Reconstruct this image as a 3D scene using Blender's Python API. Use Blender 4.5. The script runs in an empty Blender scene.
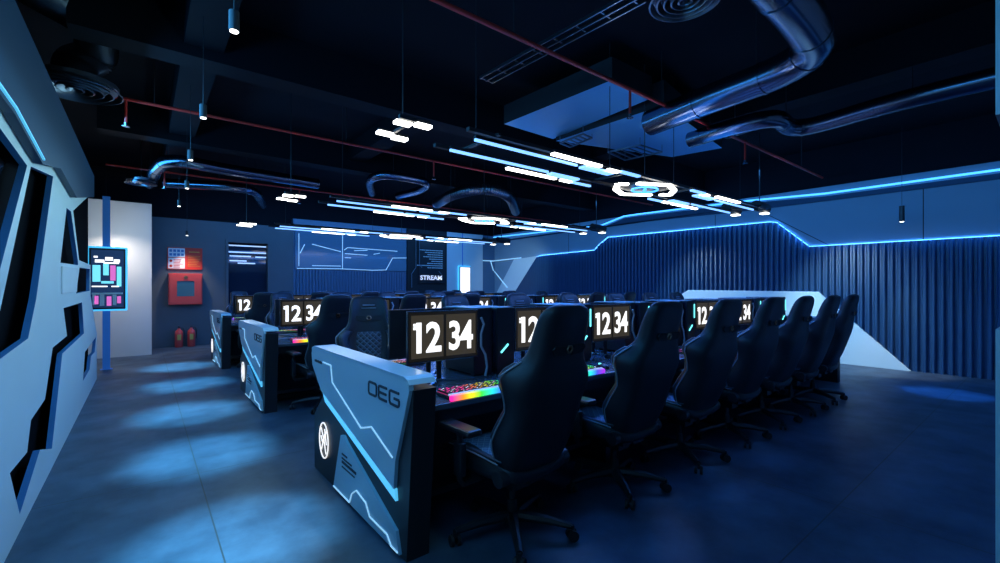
import bpy, bmesh, math, random
from mathutils import Vector, Matrix
R = math.radians
PI = math.pi
random.seed(7)
scn = bpy.context.scene
COL = scn.collection

# ------------------------------------------------------------------ materials
def mat(name, col, rough=.5, metal=0, emit=None, es=0, spec=.5, noise=0, nscale=8, bump=0, bscale=60, coat=0):
    m = bpy.data.materials.new(name); m.use_nodes = True
    nt = m.node_tree; b = nt.nodes['Principled BSDF']
    b.inputs['Base Color'].default_value = (*col, 1)
    b.inputs['Roughness'].default_value = rough
    b.inputs['Metallic'].default_value = metal
    b.inputs['Specular IOR Level'].default_value = spec
    b.inputs['Coat Weight'].default_value = coat
    if emit:
        b.inputs['Emission Color'].default_value = (*emit, 1)
        b.inputs['Emission Strength'].default_value = es
    tc = nt.nodes.new('ShaderNodeTexCoord')
    if noise:
        n = nt.nodes.new('ShaderNodeTexNoise'); n.inputs['Scale'].default_value = nscale; n.inputs['Detail'].default_value = 6
        nt.links.new(tc.outputs['Object'], n.inputs['Vector'])
        r = nt.nodes.new('ShaderNodeMapRange')
        r.inputs['To Min'].default_value = 1 - noise; r.inputs['To Max'].default_value = 1 + noise
        nt.links.new(n.outputs['Fac'], r.inputs['Value'])
        mx = nt.nodes.new('ShaderNodeVectorMath'); mx.operation = 'SCALE'
        mx.inputs[0].default_value = col
        nt.links.new(r.outputs[0], mx.inputs['Scale'])
        nt.links.new(mx.outputs[0], b.inputs['Base Color'])
    if bump:
        n2 = nt.nodes.new('ShaderNodeTexNoise'); n2.inputs['Scale'].default_value = bscale
        nt.links.new(tc.outputs['Object'], n2.inputs['Vector'])
        bp = nt.nodes.new('ShaderNodeBump'); bp.inputs['Strength'].default_value = bump; bp.inputs['Distance'].default_value = .01
        nt.links.new(n2.outputs['Fac'], bp.inputs['Height'])
        nt.links.new(bp.outputs[0], b.inputs['Normal'])
    return m

def quilt(name, col, seam, rough, scale):
    """diamond stitched leather: seams from two crossed wave fields"""
    m = mat(name, col, rough)
    nt = m.node_tree; b = nt.nodes['Principled BSDF']
    tc = nt.nodes.new('ShaderNodeTexCoord')
    sp = nt.nodes.new('ShaderNodeSeparateXYZ'); nt.links.new(tc.outputs['UV'], sp.inputs[0])
    outs = []
    for sgn in (1, -1):
        mu = nt.nodes.new('ShaderNodeMath'); mu.operation = 'MULTIPLY_ADD'
        mu.inputs[1].default_value = sgn
        nt.links.new(sp.outputs['Y'], mu.inputs[0]); nt.links.new(sp.outputs['X'], mu.inputs[2])
        s = nt.nodes.new('ShaderNodeMath'); s.operation = 'MULTIPLY'; s.inputs[1].default_value = scale * PI
        nt.links.new(mu.outputs[0], s.inputs[0])
        si = nt.nodes.new('ShaderNodeMath'); si.operation = 'SINE'; nt.links.new(s.outputs[0], si.inputs[0])
        ab = nt.nodes.new('ShaderNodeMath'); ab.operation = 'ABSOLUTE'; nt.links.new(si.outputs[0], ab.inputs[0])
        outs.append(ab)
    mn = nt.nodes.new('ShaderNodeMath'); mn.operation = 'MINIMUM'
    nt.links.new(outs[0].outputs[0], mn.inputs[0]); nt.links.new(outs[1].outputs[0], mn.inputs[1])
    cr = nt.nodes.new('ShaderNodeMapRange'); cr.inputs['From Max'].default_value = .22
    nt.links.new(mn.outputs[0], cr.inputs['Value'])
    mx = nt.nodes.new('ShaderNodeMix'); mx.data_type = 'RGBA'
    mx.inputs[6].default_value = (*seam, 1); mx.inputs[7].default_value = (*col, 1)
    nt.links.new(cr.outputs[0], mx.inputs[0]); nt.links.new(mx.outputs[2], b.inputs['Base Color'])
    bp = nt.nodes.new('ShaderNodeBump'); bp.inputs['Strength'].default_value = .6; bp.inputs['Distance'].default_value = .01
    nt.links.new(mn.outputs[0], bp.inputs['Height']); nt.links.new(bp.outputs[0], b.inputs['Normal'])
    return m

def rainbow(name, es, lo, hi):
    """emission hue runs along local X (keyboard light bar)"""
    m = mat(name, (.02, .02, .02), .3)
    nt = m.node_tree; b = nt.nodes['Principled BSDF']
    tc = nt.nodes.new('ShaderNodeTexCoord'); sp = nt.nodes.new('ShaderNodeSeparateXYZ')
    nt.links.new(tc.outputs['Object'], sp.inputs[0])
    mr = nt.nodes.new('ShaderNodeMapRange'); mr.inputs['From Min'].default_value = lo; mr.inputs['From Max'].default_value = hi
    nt.links.new(sp.outputs['X'], mr.inputs['Value'])
    r = nt.nodes.new('ShaderNodeValToRGB'); e = r.color_ramp.elements
    e[0].position = 0; e[0].color = (1, .02, .35, 1)
    e[1].position = 1; e[1].color = (.35, .02, 1, 1)
    for p, c in ((.16, (1, .25, .02, 1)), (.3, (.8, .8, .02, 1)), (.45, (.05, .9, .05, 1)), (.65, (.02, .6, .7, 1)), (.8, (.05, .08, 1, 1))):
        q = e.new(p); q.color = c
    nt.links.new(mr.outputs[0], r.inputs[0]); nt.links.new(r.outputs[0], b.inputs['Emission Color'])
    b.inputs['Emission Strength'].default_value = es
    return m

def floor_mat():
    m = mat('floor_concrete', (.1, .12, .15), .42)
    nt = m.node_tree; b = nt.nodes['Principled BSDF']
    tc = nt.nodes.new('ShaderNodeTexCoord')
    n = nt.nodes.new('ShaderNodeTexNoise'); n.inputs['Scale'].default_value = 2.1; n.inputs['Detail'].default_value = 11; n.inputs['Roughness'].default_value = .62
    nt.links.new(tc.outputs['Object'], n.inputs['Vector'])
    r = nt.nodes.new('ShaderNodeValToRGB'); e = r.color_ramp.elements
    e[0].position = .36; e[0].color = (.013, .032, .060, 1); e[1].position = .66; e[1].color = (.052, .092, .145, 1)
    nt.links.new(n.outputs['Fac'], r.inputs[0])
    # saw-cut joints every 3.4 m along X / 3 m along Y
    sp = nt.nodes.new('ShaderNodeSeparateXYZ'); nt.links.new(tc.outputs['Object'], sp.inputs[0])
    lines = []
    for ax, per, off in (('X', 3.2, .33), ('Y', 3.2, .9)):
        a = nt.nodes.new('ShaderNodeMath'); a.operation = 'SUBTRACT'; a.inputs[1].default_value = off; nt.links.new(sp.outputs[ax], a.inputs[0])
        p = nt.nodes.new('ShaderNodeMath'); p.operation = 'PINGPONG'; p.inputs[1].default_value = per / 2; nt.links.new(a.outputs[0], p.inputs[0])
        l = nt.nodes.new('ShaderNodeMath'); l.operation = 'LESS_THAN'; l.inputs[1].default_value = .004; nt.links.new(p.outputs[0], l.inputs[0])
        lines.append(l)
    mxm = nt.nodes.new('ShaderNodeMath'); mxm.operation = 'MAXIMUM'
    nt.links.new(lines[0].outputs[0], mxm.inputs[0]); nt.links.new(lines[1].outputs[0], mxm.inputs[1])
    mx = nt.nodes.new('ShaderNodeMix'); mx.data_type = 'RGBA'; mx.inputs[7].default_value = (.02, .025, .03, 1)
    nt.links.new(mxm.outputs[0], mx.inputs[0]); nt.links.new(r.outputs[0], mx.inputs[6])
    nt.links.new(mx.outputs[2], b.inputs['Base Color'])
    n3 = nt.nodes.new('ShaderNodeTexNoise'); n3.inputs['Scale'].default_value = 3; n3.inputs['Detail'].default_value = 8
    nt.links.new(tc.outputs['Object'], n3.inputs['Vector'])
    rr = nt.nodes.new('ShaderNodeMapRange'); rr.inputs['To Min'].default_value = .34; rr.inputs['To Max'].default_value = .6
    nt.links.new(n3.outputs['Fac'], rr.inputs['Value']); nt.links.new(rr.outputs[0], b.inputs['Roughness'])
    return m

M = {}
M['floor'] = floor_mat()
M['ceil'] = mat('ceiling_black_paint', (.004, .006, .010), .8, spec=.15, noise=.3, nscale=3)
M['beam'] = mat('beam_dark_paint', (.004, .006, .010), .7, spec=.12)
M['wall_white'] = mat('wall_pale_panel', (.60, .70, .72), .42, noise=.05, nscale=2, bump=.05)
M['wall_up'] = mat('wall_grey_blue_board', (.20, .29, .37), .6, noise=.06, nscale=1.5, bump=.06)
M['wall_navy'] = mat('wall_navy_paint', (.08, .10, .12), .6, noise=.08, nscale=3)
M['wall_light'] = mat('wall_light_grey_paint', (.62, .64, .66), .7, noise=.04, nscale=3)
M['void'] = mat('recess_black', (.003, .004, .006), .9, spec=.03)
M['reveal'] = mat('reveal_blue_led_tint', (.035, .15, .36), .4)  # LED glow on the cut-out edges put into the colour
M['flute'] = mat('fluted_dark_board', (.018, .065, .15), .34)
M['fascia'] = mat('fascia_blue_lacquer', (.012, .04, .09), .45, spec=.3)
M['glass_dark'] = mat('tinted_glass', (.01, .02, .04), .05, spec=.8)
M['steel'] = mat('duct_spiral_steel', (.17, .21, .29), .22, metal=1)
M['flex'] = mat('flexible_foil', (.2, .22, .26), .3, metal=1)
M['duct_panel'] = mat('duct_panel_blue_reflection', (.12, .42, .70), .3, metal=.4)  # blue reflection of the LED bars put into the base colour
M['red'] = mat('red_pipe_paint', (.6, .03, .02), .45)
M['black'] = mat('black_satin', (.012, .014, .018), .4)
M['blackm'] = mat('black_matte', (.008, .009, .012), .7)
M['chrome'] = mat('chrome_bits', (.5, .52, .55), .2, metal=1)
M['leather'] = mat('chair_black_leather', (.015, .019, .026), .42, spec=.35, noise=.15, nscale=30, bump=.12, bscale=180)
M['leather_b'] = mat('chair_bolster_leather', (.03, .045, .065), .38, bump=.1, bscale=180)
M['quilt'] = quilt('chair_quilted_leather', (.02, .027, .038), (.12, .16, .2), .45, 20)
M['quilt_seat'] = quilt('chair_quilted_seat_lit', (.11, .19, .34), (.4, .5, .62), .35, 20)  # screen and keyboard light put into the lighter blue of the seat
M['piping'] = mat('chair_grey_piping', (.22, .26, .32), .4)
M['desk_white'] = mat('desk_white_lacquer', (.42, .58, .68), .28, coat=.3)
M['desk_top'] = mat('desk_top_dark', (.07, .095, .13), .25, noise=.1)
M['plastic'] = mat('plastic_dark', (.018, .02, .026), .35)
M['screen'] = mat('screen_off_black', (.006, .006, .006), .2, emit=(.02, .018, .012), es=.4)
M['card'] = mat('clock_card_glow', (.02, .018, .015), .3, emit=(.055, .045, .028), es=.75)
M['digit'] = mat('clock_digit_glow', (.9, .9, .9), .5, emit=(1, .98, .93), es=1.25)
M['rgb'] = rainbow('keyboard_rainbow_bar', 1.5, -.23, .23)
M['diffuse_strip2'] = mat('pale_legend', (.8, .8, .8), .4, emit=(1, .95, .9), es=1.2)
M['diffuse_strip'] = mat('pale_reflection_strip', (.6, .65, .75), .4, emit=(.5, .6, .8), es=.5)
M['keys'] = mat('keycap_black', (.02, .02, .024), .4)
M['legend'] = rainbow('keyboard_rainbow_legends', 2.2, -.1, .5)
M['keyglow'] = rainbow('keyboard_rainbow_plate', .45, -.23, .23)
M['cyan'] = mat('led_cyan_tube', (.1, .4, .5), .4, emit=(.15, .85, .9), es=2.2)
M['strip'] = mat('led_pale_cyan_strip', (.3, .6, .8), .4, emit=(.08, .46, .75), es=1)
M['line'] = mat('led_fine_line', (.6, .8, .9), .4, emit=(.4, .75, 1), es=.6)
M['ink'] = mat('lettering_ink', (.02, .03, .05), .5)
M['emblem'] = mat('emblem_white_glow', (.9, .9, .9), .4, emit=(1, .97, .92), es=1.0)
M['led_white'] = mat('led_white_tube', (1, 1, 1), .4, emit=(1, .97, .9), es=5)
M['led_blue'] = mat('led_blue_tube', (.4, .7, 1), .4, emit=(.2, .45, 1), es=1.8)
M['led_wall'] = mat('led_wall_line', (.4, .7, 1), .4, emit=(.06, .36, 1), es=2.2)
M['led_edge'] = mat('led_flute_edge', (.5, .75, 1), .4, emit=(.32, .52, .70), es=.75)
M['pvc'] = mat('mouse_dark', (.02, .02, .025), .3)
M['cable'] = mat('cable_pale', (.42, .46, .52), .4)
M['red_box'] = mat('red_cabinet_paint', (.62, .06, .055), .35)
M['red_sign'] = mat('red_sign_print', (.55, .03, .015), .5)
M['white'] = mat('white_print', (.75, .78, .8), .5)
M['blueprint'] = mat('blue_print', (.05, .2, .45), .5)
M['orange'] = mat('orange_glow', (.5, .1, .02), .5, emit=(.6, .08, .02), es=.4)
M['scr_blue'] = mat('display_blue', (.02, .1, .3), .3, emit=(.03, .2, .5), es=1)
M['scr_cyan'] = mat('display_cyan', (.1, .5, .6), .3, emit=(.2, .8, .95), es=1)
M['scr_pink'] = mat('display_pink', (.5, .1, .4), .3, emit=(.7, .15, .5), es=1)
M['scr_white'] = mat('display_white', (.8, .8, .8), .3, emit=(1, .97, .98), es=1.3)
M['scr_dark'] = mat('display_dark', (.02, .03, .06), .2, emit=(.01, .03, .09), es=1)
M['halo'] = mat('display_cyan_edge', (.2, .6, .8), .3, emit=(.05, .45, .85), es=1.2)
M['pole_blue'] = mat('pole_blue_light', (.03, .15, .5), .4, emit=(.02, .12, .4), es=.3)
M['blue_wall'] = mat('studio_blue_board', (.07, .14, .24), .35)
M['lamp_bulb'] = mat('lamp_lens_glow', (1, 1, 1), .4, emit=(1, .97, .92), es=6)
M['sign_text'] = mat('sign_backlit_letter', (.8, .8, .8), .5, emit=(.9, .93, 1), es=.6)
M['diffuser'] = mat('diffuser_dark_metal', (.2, .22, .26), .35, metal=1)
M['copper'] = mat('copper_mark', (.35, .17, .1), .35, metal=1)

# ------------------------------------------------------------------ mesh helpers
def prop(o, label=None, cat=None, group=None, kind=None):
    if label: o['label'] = label
    if cat: o['category'] = cat
    if group: o['group'] = group
    if kind: o['kind'] = kind
    return o

class MB:
    def __init__(s): s.bm = bmesh.new()
    def box(s, c, d, rot=None, bev=0, mi=0):
        r = bmesh.ops.create_cube(s.bm, size=1)
        vs = r['verts']
        bmesh.ops.scale(s.bm, verts=vs, vec=d)
        if bev:
            es = list({e for v in vs for e in v.link_edges})
            g = bmesh.ops.bevel(s.bm, geom=es, offset=bev, segments=2, affect='EDGES', profile=.5)
            vs = list({v for v in g['verts']} | {v for v in vs if v.is_valid})
        if rot is not None: bmesh.ops.rotate(s.bm, verts=vs, cent=(0, 0, 0), matrix=rot)
        bmesh.ops.translate(s.bm, verts=vs, vec=c)
        for f in {f for v in vs for f in v.link_faces}: f.material_index = mi
        return s
    def b2(s, a, b, **k):
        c = [(p + q) / 2 for p, q in zip(a, b)]; d = [abs(p - q) for p, q in zip(a, b)]
        return s.box(c, d, **k)
    def cyl(s, a, b, r1, r2=None, n=16, cap=True):
        a = Vector(a); b = Vector(b); r2 = r1 if r2 is None else r2
        d = b - a; q = Vector((0, 0, 1)).rotation_difference(d).to_matrix().to_4x4()
        m = Matrix.Translation((a + b) / 2) @ q
        bmesh.ops.create_cone(s.bm, cap_ends=cap, segments=n, radius1=r1, radius2=r2, depth=d.length, matrix=m)
        return s
    def tube(s, pts, r, n=10, cap=True, ribs=0):
        """round tube swept along points; r may be a list"""
        pts = [Vector(p) for p in pts]; L = len(pts)
        rings = []; up = Vector((0, 0, 1)); prev = None
        for i, p in enumerate(pts):
            t = (pts[min(i + 1, L - 1)] - pts[max(i - 1, 0)]).normalized()
            if prev is None:
                x = t.cross(up) if abs(t.dot(up)) < .95 else t.cross(Vector((1, 0, 0)))
            else:
                x = prev - t * prev.dot(t)
            x.normalize(); prev = x; y = t.cross(x)
            rr = r[i] if isinstance(r, (list, tuple)) else r
            if ribs: rr = rr * (1 + ribs * (1 if i % 2 else -1))
            rings.append([s.bm.verts.new(p + x * rr * math.cos(2 * PI * k / n) + y * rr * math.sin(2 * PI * k / n)) for k in range(n)])
        for i in range(L - 1):
            for k in range(n):
                s.bm.faces.new((rings[i][k], rings[i][(k + 1) % n], rings[i + 1][(k + 1) % n], rings[i + 1][k]))
        if cap: s.bm.faces.new(rings[0][::-1]); s.bm.faces.new(rings[-1])
        return s
    def prism(s, poly, ax, lo, hi, mi=0, side_mi=None):
        """polygon in the plane normal to axis ax (0:X -> (y,z), 1:Y -> (x,z), 2:Z -> (x,y)), extruded lo..hi"""
        def P(p, h):
            return {0: (h, p[0], p[1]), 1: (p[0], h, p[1]), 2: (p[0], p[1], h)}[ax]
        A = [s.bm.verts.new(P(p, lo)) for p in poly]; B = [s.bm.verts.new(P(p, hi)) for p in poly]
        f1 = s.bm.faces.new(A); f2 = s.bm.faces.new(B[::-1]); f1.material_index = f2.material_index = mi
        n = len(poly)
        for i in range(n):
            f = s.bm.faces.new((A[i], B[i], B[(i + 1) % n], A[(i + 1) % n])); f.material_index = mi if side_mi is None else side_mi
        return s
    def bar(s, a, b, w, h, up=(0, 0, 1)):
        """rectangular bar from a to b"""
        a = Vector(a); b = Vector(b); t = (b - a); L = t.length; t.normalize()
        if abs(a.x - b.x) < 1e-6: x = Vector((1, 0, 0))
        elif abs(a.y - b.y) < 1e-6: x = Vector((0, 1, 0))
        else: x = t.cross(Vector(up)).normalized()
        u = x.cross(t)
        m = Matrix((x, t, u)).transposed()
        return s.box((a + b) / 2, (w, L, h), rot=m)
    def lathe(s, prof, c=(0, 0, 0), n=24):
        rings = []
        for r, z in prof:
            rings.append([s.bm.verts.new((c[0] + r * math.cos(2 * PI * k / n), c[1] + r * math.sin(2 * PI * k / n), c[2] + z)) for k in range(n)])
        for i in range(len(rings) - 1):
            for k in range(n):
                s.bm.faces.new((rings[i][k], rings[i][(k + 1) % n], rings[i + 1][(k + 1) % n], rings[i + 1][k]))
        return s
    def build(s, name, mats, parent=None, smooth=False, auto=True, sub=0):
        bmesh.ops.recalc_face_normals(s.bm, faces=s.bm.faces)
        me = bpy.data.meshes.new(name); s.bm.to_mesh(me); s.bm.free()
        for m in (mats if isinstance(mats, (list, tuple)) else [mats]): me.materials.append(m)
        if smooth:
            for p in me.polygons: p.use_smooth = True
            if auto:
                try: me.set_sharp_from_angle(angle=R(42))
                except Exception: pass
        o = bpy.data.objects.new(name, me); COL.objects.link(o)
        if parent: o.parent = parent
        if sub:
            md = o.modifiers.new('sub', 'SUBSURF'); md.levels = sub; md.render_levels = sub
        return o

def empty(name, loc=(0, 0, 0), rz=0, **k):
    o = bpy.data.objects.new(name, None); COL.objects.link(o); o.location = loc; o.rotation_euler = (0, 0, rz)
    o.empty_display_size = .1
    return prop(o, **k)

def copy_tree(o, parent=None):
    c = o.copy(); COL.objects.link(c)
    if parent: c.parent = parent
    for ch in list(o.children): copy_tree(ch, c)
    return c

def drop_tree(o):
    for ch in list(o.children): drop_tree(ch)
    bpy.data.objects.remove(o)

def text_mesh(txt, size, ext=.001, bold=0, sx=1, align='CENTER', space=1):
    cu = bpy.data.curves.new('t', 'FONT'); cu.body = txt; cu.size = size; cu.extrude = ext; cu.offset = bold
    cu.align_x = align; cu.align_y = 'CENTER'; cu.space_character = space; cu.resolution_u = 3
    o = bpy.data.objects.new('t', cu); COL.objects.link(o)
    bpy.context.view_layer.update()
    me = bpy.data.meshes.new_from_object(o.evaluated_get(bpy.context.evaluated_depsgraph_get()))
    bpy.data.objects.remove(o)
    for v in me.vertices: v.co.x *= sx
    return me

def mesh_obj(name, me, m, parent=None, mtx=None):
    me = me.copy(); me.materials.clear(); me.materials.append(m)
    if mtx is not None: me.transform(mtx)
    me.name = name
    o = bpy.data.objects.new(name, me); COL.objects.link(o)
    if parent: o.parent = parent
    return o

def holed(name, outer, holes, x, th, mats, kind=0):
    """flat slab with holes, outline in (Y,Z), standing at X = x, thickness th towards -X; mats = face, side"""
    cu = bpy.data.curves.new('h', 'CURVE'); cu.dimensions = '2D'; cu.fill_mode = 'BOTH'; cu.extrude = th / 2
    for poly in [outer] + holes:
        sp = cu.splines.new('POLY'); sp.points.add(len(poly) - 1)
        for p, q in zip(sp.points, poly): p.co = (q[0], q[1], 0, 1)
        sp.use_cyclic_u = True
    o = bpy.data.objects.new('h', cu); COL.objects.link(o); bpy.context.view_layer.update()
    me = bpy.data.meshes.new_from_object(o.evaluated_get(bpy.context.evaluated_depsgraph_get()))
    bpy.data.objects.remove(o)
    for v in me.vertices:
        a, b, c = v.co; v.co = (x - th / 2 + c, a, b)
    me.materials.clear()
    for m in mats: me.materials.append(m)
    me.update()
    for p in me.polygons: p.material_index = 0 if abs(p.normal.x) > .5 else 1
    me.name = name
    ob = bpy.data.objects.new(name, me); COL.objects.link(ob)
    return ob

XM, YM = Matrix.Rotation(R(90), 4, 'X'), None
# ------------------------------------------------------------------ camera
F, TH, H = 447.0, R(38.6), 1.42
cam_d = bpy.data.cameras.new('camera'); cam = bpy.data.objects.new('camera', cam_d); COL.objects.link(cam)
cam_d.sensor_width = 36; cam_d.lens = F / 1000 * 36; cam_d.shift_y = 5.5 / 1000
cam.location = (0, 0, H); cam.rotation_euler = (R(90), 0, -TH)
cam_d.clip_start = .05
scn.camera = cam
scn.view_settings.view_transform = 'Standard'; scn.view_settings.look = 'None'
scn.view_settings.gamma = 1; scn.view_settings.exposure = 0; scn.view_settings.use_curve_mapping = False
w = bpy.data.worlds.new('world'); scn.world = w; w.use_nodes = True
w.node_tree.nodes['Background'].inputs[0].default_value = (.01, .03, .08, 1)
w.node_tree.nodes['Background'].inputs[1].default_value = .3

# ------------------------------------------------------------------ room shell
XL, XR, YF, ZC = -.56, 10.2, 13.1, 4.1
def S(o): o['kind'] = 'structure'; return o
S(MB().b2((-2.3, -1.9, -.1), (10.5, 13.4, 0)).build('floor', M['floor']))
S(MB().b2((-2.3, -1.9, ZC), (10.5, 13.4, ZC + .1)).build('ceiling', M['ceil']))
# ceiling beams and dark bulkheads
for i, (a, b) in enumerate([((.3, -1.7, 3.72), (.62, 13.1, ZC)), ((-.5, 5.15, 3.62), (10.15, 5.45, ZC)), ((-.5, 8.3, 3.62), (10.15, 8.6, ZC)), ((6.2, -1.7, 3.7), (6.5, 5.15, ZC)), ((3.0, 5.45, 3.8), (3.3, 8.3, ZC))]):
    S(MB().b2(a, b).build('trim_%d' % (i + 1), M['beam']))

# left wall: pale faceted panelling with angular black recesses
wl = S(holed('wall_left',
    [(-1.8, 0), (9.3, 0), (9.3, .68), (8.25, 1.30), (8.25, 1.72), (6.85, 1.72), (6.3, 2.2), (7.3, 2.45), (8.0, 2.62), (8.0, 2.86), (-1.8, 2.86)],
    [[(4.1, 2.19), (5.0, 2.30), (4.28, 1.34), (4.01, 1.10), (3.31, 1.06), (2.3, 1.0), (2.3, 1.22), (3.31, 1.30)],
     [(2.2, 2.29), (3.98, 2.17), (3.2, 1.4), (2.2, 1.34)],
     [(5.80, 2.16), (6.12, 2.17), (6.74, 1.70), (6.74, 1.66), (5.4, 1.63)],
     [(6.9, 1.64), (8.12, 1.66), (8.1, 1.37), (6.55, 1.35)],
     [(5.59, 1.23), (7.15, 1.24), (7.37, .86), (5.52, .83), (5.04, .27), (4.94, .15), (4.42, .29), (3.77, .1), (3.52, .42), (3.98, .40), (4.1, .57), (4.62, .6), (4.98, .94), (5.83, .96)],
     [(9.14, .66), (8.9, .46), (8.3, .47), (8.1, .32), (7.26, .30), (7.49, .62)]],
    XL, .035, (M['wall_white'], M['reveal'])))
MB().b2((-.72, -1.8, 0), (-.66, 9.3, 2.86)).build('recess_back', M['void'], wl)
MB().prism([(2.2, 2.29), (3.98, 2.17), (3.2, 1.4), (2.2, 1.34)], 0, -.655, -.66).build('window_glass', M['glass_dark'], wl)
MB().prism([(5.42, 1.6), (6.60, 1.62), (6.5, 1.37), (5.42, 1.36)], 0, XL + .001, XL + .012).build('inset_panel', M['wall_light'], wl)
# sloped fascia leaning into the room along the top of the left wall
fb = MB()
fb.prism([(-1.8, 2.30), (3.31, 2.30), (4.13, 2.22), (4.94, 2.36), (6.05, 2.30), (8.05, 2.62), (8.05, 2.90), (-1.8, 2.86)], 0, XL + .005, XL + .05)
fb.build('fascia', M['fascia'], wl)
fl = MB()
for a, b in (((-1.8, 2.34), (3.31, 2.33)), ((3.31, 2.33), (4.13, 2.25))):
    fl.bar((XL + .055, *a), (XL + .055, *b), .012, .010)
fl.build('fascia_light', M['strip'], wl)
for k, yy in enumerate((4.9, 6.6, 7.9)):
    pass
# solid wall behind everything on the left
S(MB().b2((-2.3, -1.8, 0), (-2.2, 13.2, ZC)).build('wall_outer', M['ceil']))

# far end: light wall stepping forward, navy wall behind it
S(MB().b2((-2.2, 11.9, 0), (.14, 13.1, 3.16)).build('wall_far_left', M['wall_light']))
YW = 13.1
nv = MB()
nv.b2((.14, YW, 0), (1.62, YW + .2, 3.05)); nv.b2((2.64, YW, 0), (3.22, YW + .2, 3.05)); nv.b2((1.62, YW, 2.62), (2.64, YW + .2, 3.05))
S(nv.build('wall_far', M['wall_navy']))
S(MB().b2((-2.2, YW + .2, 0), (10.3, YW + .3, ZC)).build('wall_far_outer', M['ceil']))
# dark glazed doorway
d1 = S(MB().b2((1.68, YW + .1, 0), (2.58, YW + .12, 2.56)).build('door_1', M['glass_dark']))
MB().b2((1.62, YW - .03, 0), (1.68, YW + .16, 2.62)).b2((2.58, YW - .03, 0), (2.64, YW + .16, 2.62)).b2((1.68, YW - .03, 2.56), (2.58, YW + .16, 2.62)).build('door_frame', M['wall_navy'], d1)
dl = MB()
for z, x0, x1 in ((2.47, 1.7, 2.56), (2.30, 1.7, 2.56), (2.2, 1.72, 2.2), (2.19, 2.3, 2.56), (2.08, 1.72, 2.1), (2.02, 1.9, 2.3)):
    dl.b2((x0, YW + .085, z), (x1, YW + .097, z + .03))
dl.build('light_line', mat('door_reflection', (.6, .8, 1), .4, emit=(.5, .7, 1), es=.8), d1)  # glowing bars stand in for light reflections in the door glass
# glazed studio: window above, fluted board below
sw = S(MB().b2((3.22, YW + .02, 0), (6.62, YW + .2, 3.3)).build('wall_studio', M['blue_wall']))
wn = S(MB().b2((3.26, YW - .02, 1.93), (6.60, YW, 3.0)).build('window_1', mat('studio_glass_backlit', (.05, .12, .22), .12, emit=(.02, .09, .2), es=.3)))  # light of the room behind put into the pane as emission
wg = MB()
for a, b in (((3.3, 1.93), (4.5, 1.95)), ((4.5, 1.95), (5.45, 1.93)), ((5.45, 1.93), (5.9, 1.95)), ((5.9, 1.95), (6.12, 2.33)), ((6.12, 2.33), (6.6, 2.35)), ((4.9, 2.5), (5.3, 2.53)), ((5.5, 2.42), (5.7, 2.46)), ((3.35, 2.0), (3.35, 2.9)), ((4.55, 1.95), (4.55, 2.95)), ((4.62, 2.28), (4.8, 2.28)), ((3.7, 2.02), (4.5, 2.03)), ((3.38, 2.35), (3.5, 2.6)), ((3.7, 2.62), (4.5, 2.45)), ((4.6, 2.5), (4.7, 2.58)), ((4.7, 2.58), (6.28, 2.55)), ((4.62, 2.4), (5.3, 2.38))):
    wg.bar((a[0], YW - .03, a[1]), (b[0], YW - .03, b[1]), .012, .016)
wg.build('window_light', M['line'], wn)
ff = MB(); x = 3.24
while x < 6.6:
    ff.cyl((x, YW + .01, 0), (x, YW + .01, 1.9), .035, n=8); x += .085
ff.build('fluted_board', M['blue_wall'], sw, smooth=True)
# black sign wall with STREAM
S(MB().b2((6.62, YW - .05, 0), (8.1, YW + .2, 3.3)).build('wall_sign', M['blackm']))
sg = MB().b2((7.0, YW - .09, 1.55), (8.0, YW - .055, 3.0)).build('stream_sign', M['black'])
prop(sg, 'black wall sign with small white text and the word STREAM', 'sign')
tm = text_mesh('STREAM', .2, .002, .006, 1.15)
mesh_obj('lettering', tm, M['sign_text'], sg, Matrix.Translation((7.47, YW - .095, 1.72)) @ XM)
sb = MB()
for k in range(9):
    L = [.95, .7, .6, .78, .55, .5, .6, .98, .6][k]
    for j in range(int(L / .075)):
        sb.b2((7.9 - j * .075 - random.uniform(.045, .065), YW - .096, 2.62 - k * .072), (7.9 - j * .075, YW - .09, 2.645 - k * .072))
sb.build('small_text', M['white'], sg)
so = MB()
for a, b in (((6.9, 3.0), (6.9, 2.05)), ((6.9, 2.05), (6.75, 1.85)), ((6.75, 1.85), (6.75, 1.4)), ((7.03, 3.0), (7.03, 2.15)), ((7.03, 2.15), (7.12, 2.05)), ((7.75, 1.95), (7.9, 1.8)), ((7.9, 1.8), (7.75, 1.62))):
    so.bar((a[0], YW - .096, a[1]), (b[0], YW - .096, b[1]), .01, .014)
so.build('outline', mat('sign_outline', (.2, .25, .3), .5), sg)
# light column wall with display, then blue boarding to the corner
S(MB().b2((8.1, YW - .05, 0), (9.62, YW + .2, 3.3)).build('wall_column', M['wall_light']))
S(MB().b2((9.62, YW, 0), (10.3, YW + .2, 3.3)).build('wall_far_right', M['blue_wall']))
MB().b2((8.72, YW - .06, 1.95), (8.75, YW - .045, 3.3)).build('cable_cover', M['pole_blue'], bpy.data.objects['wall_column'])

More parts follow.
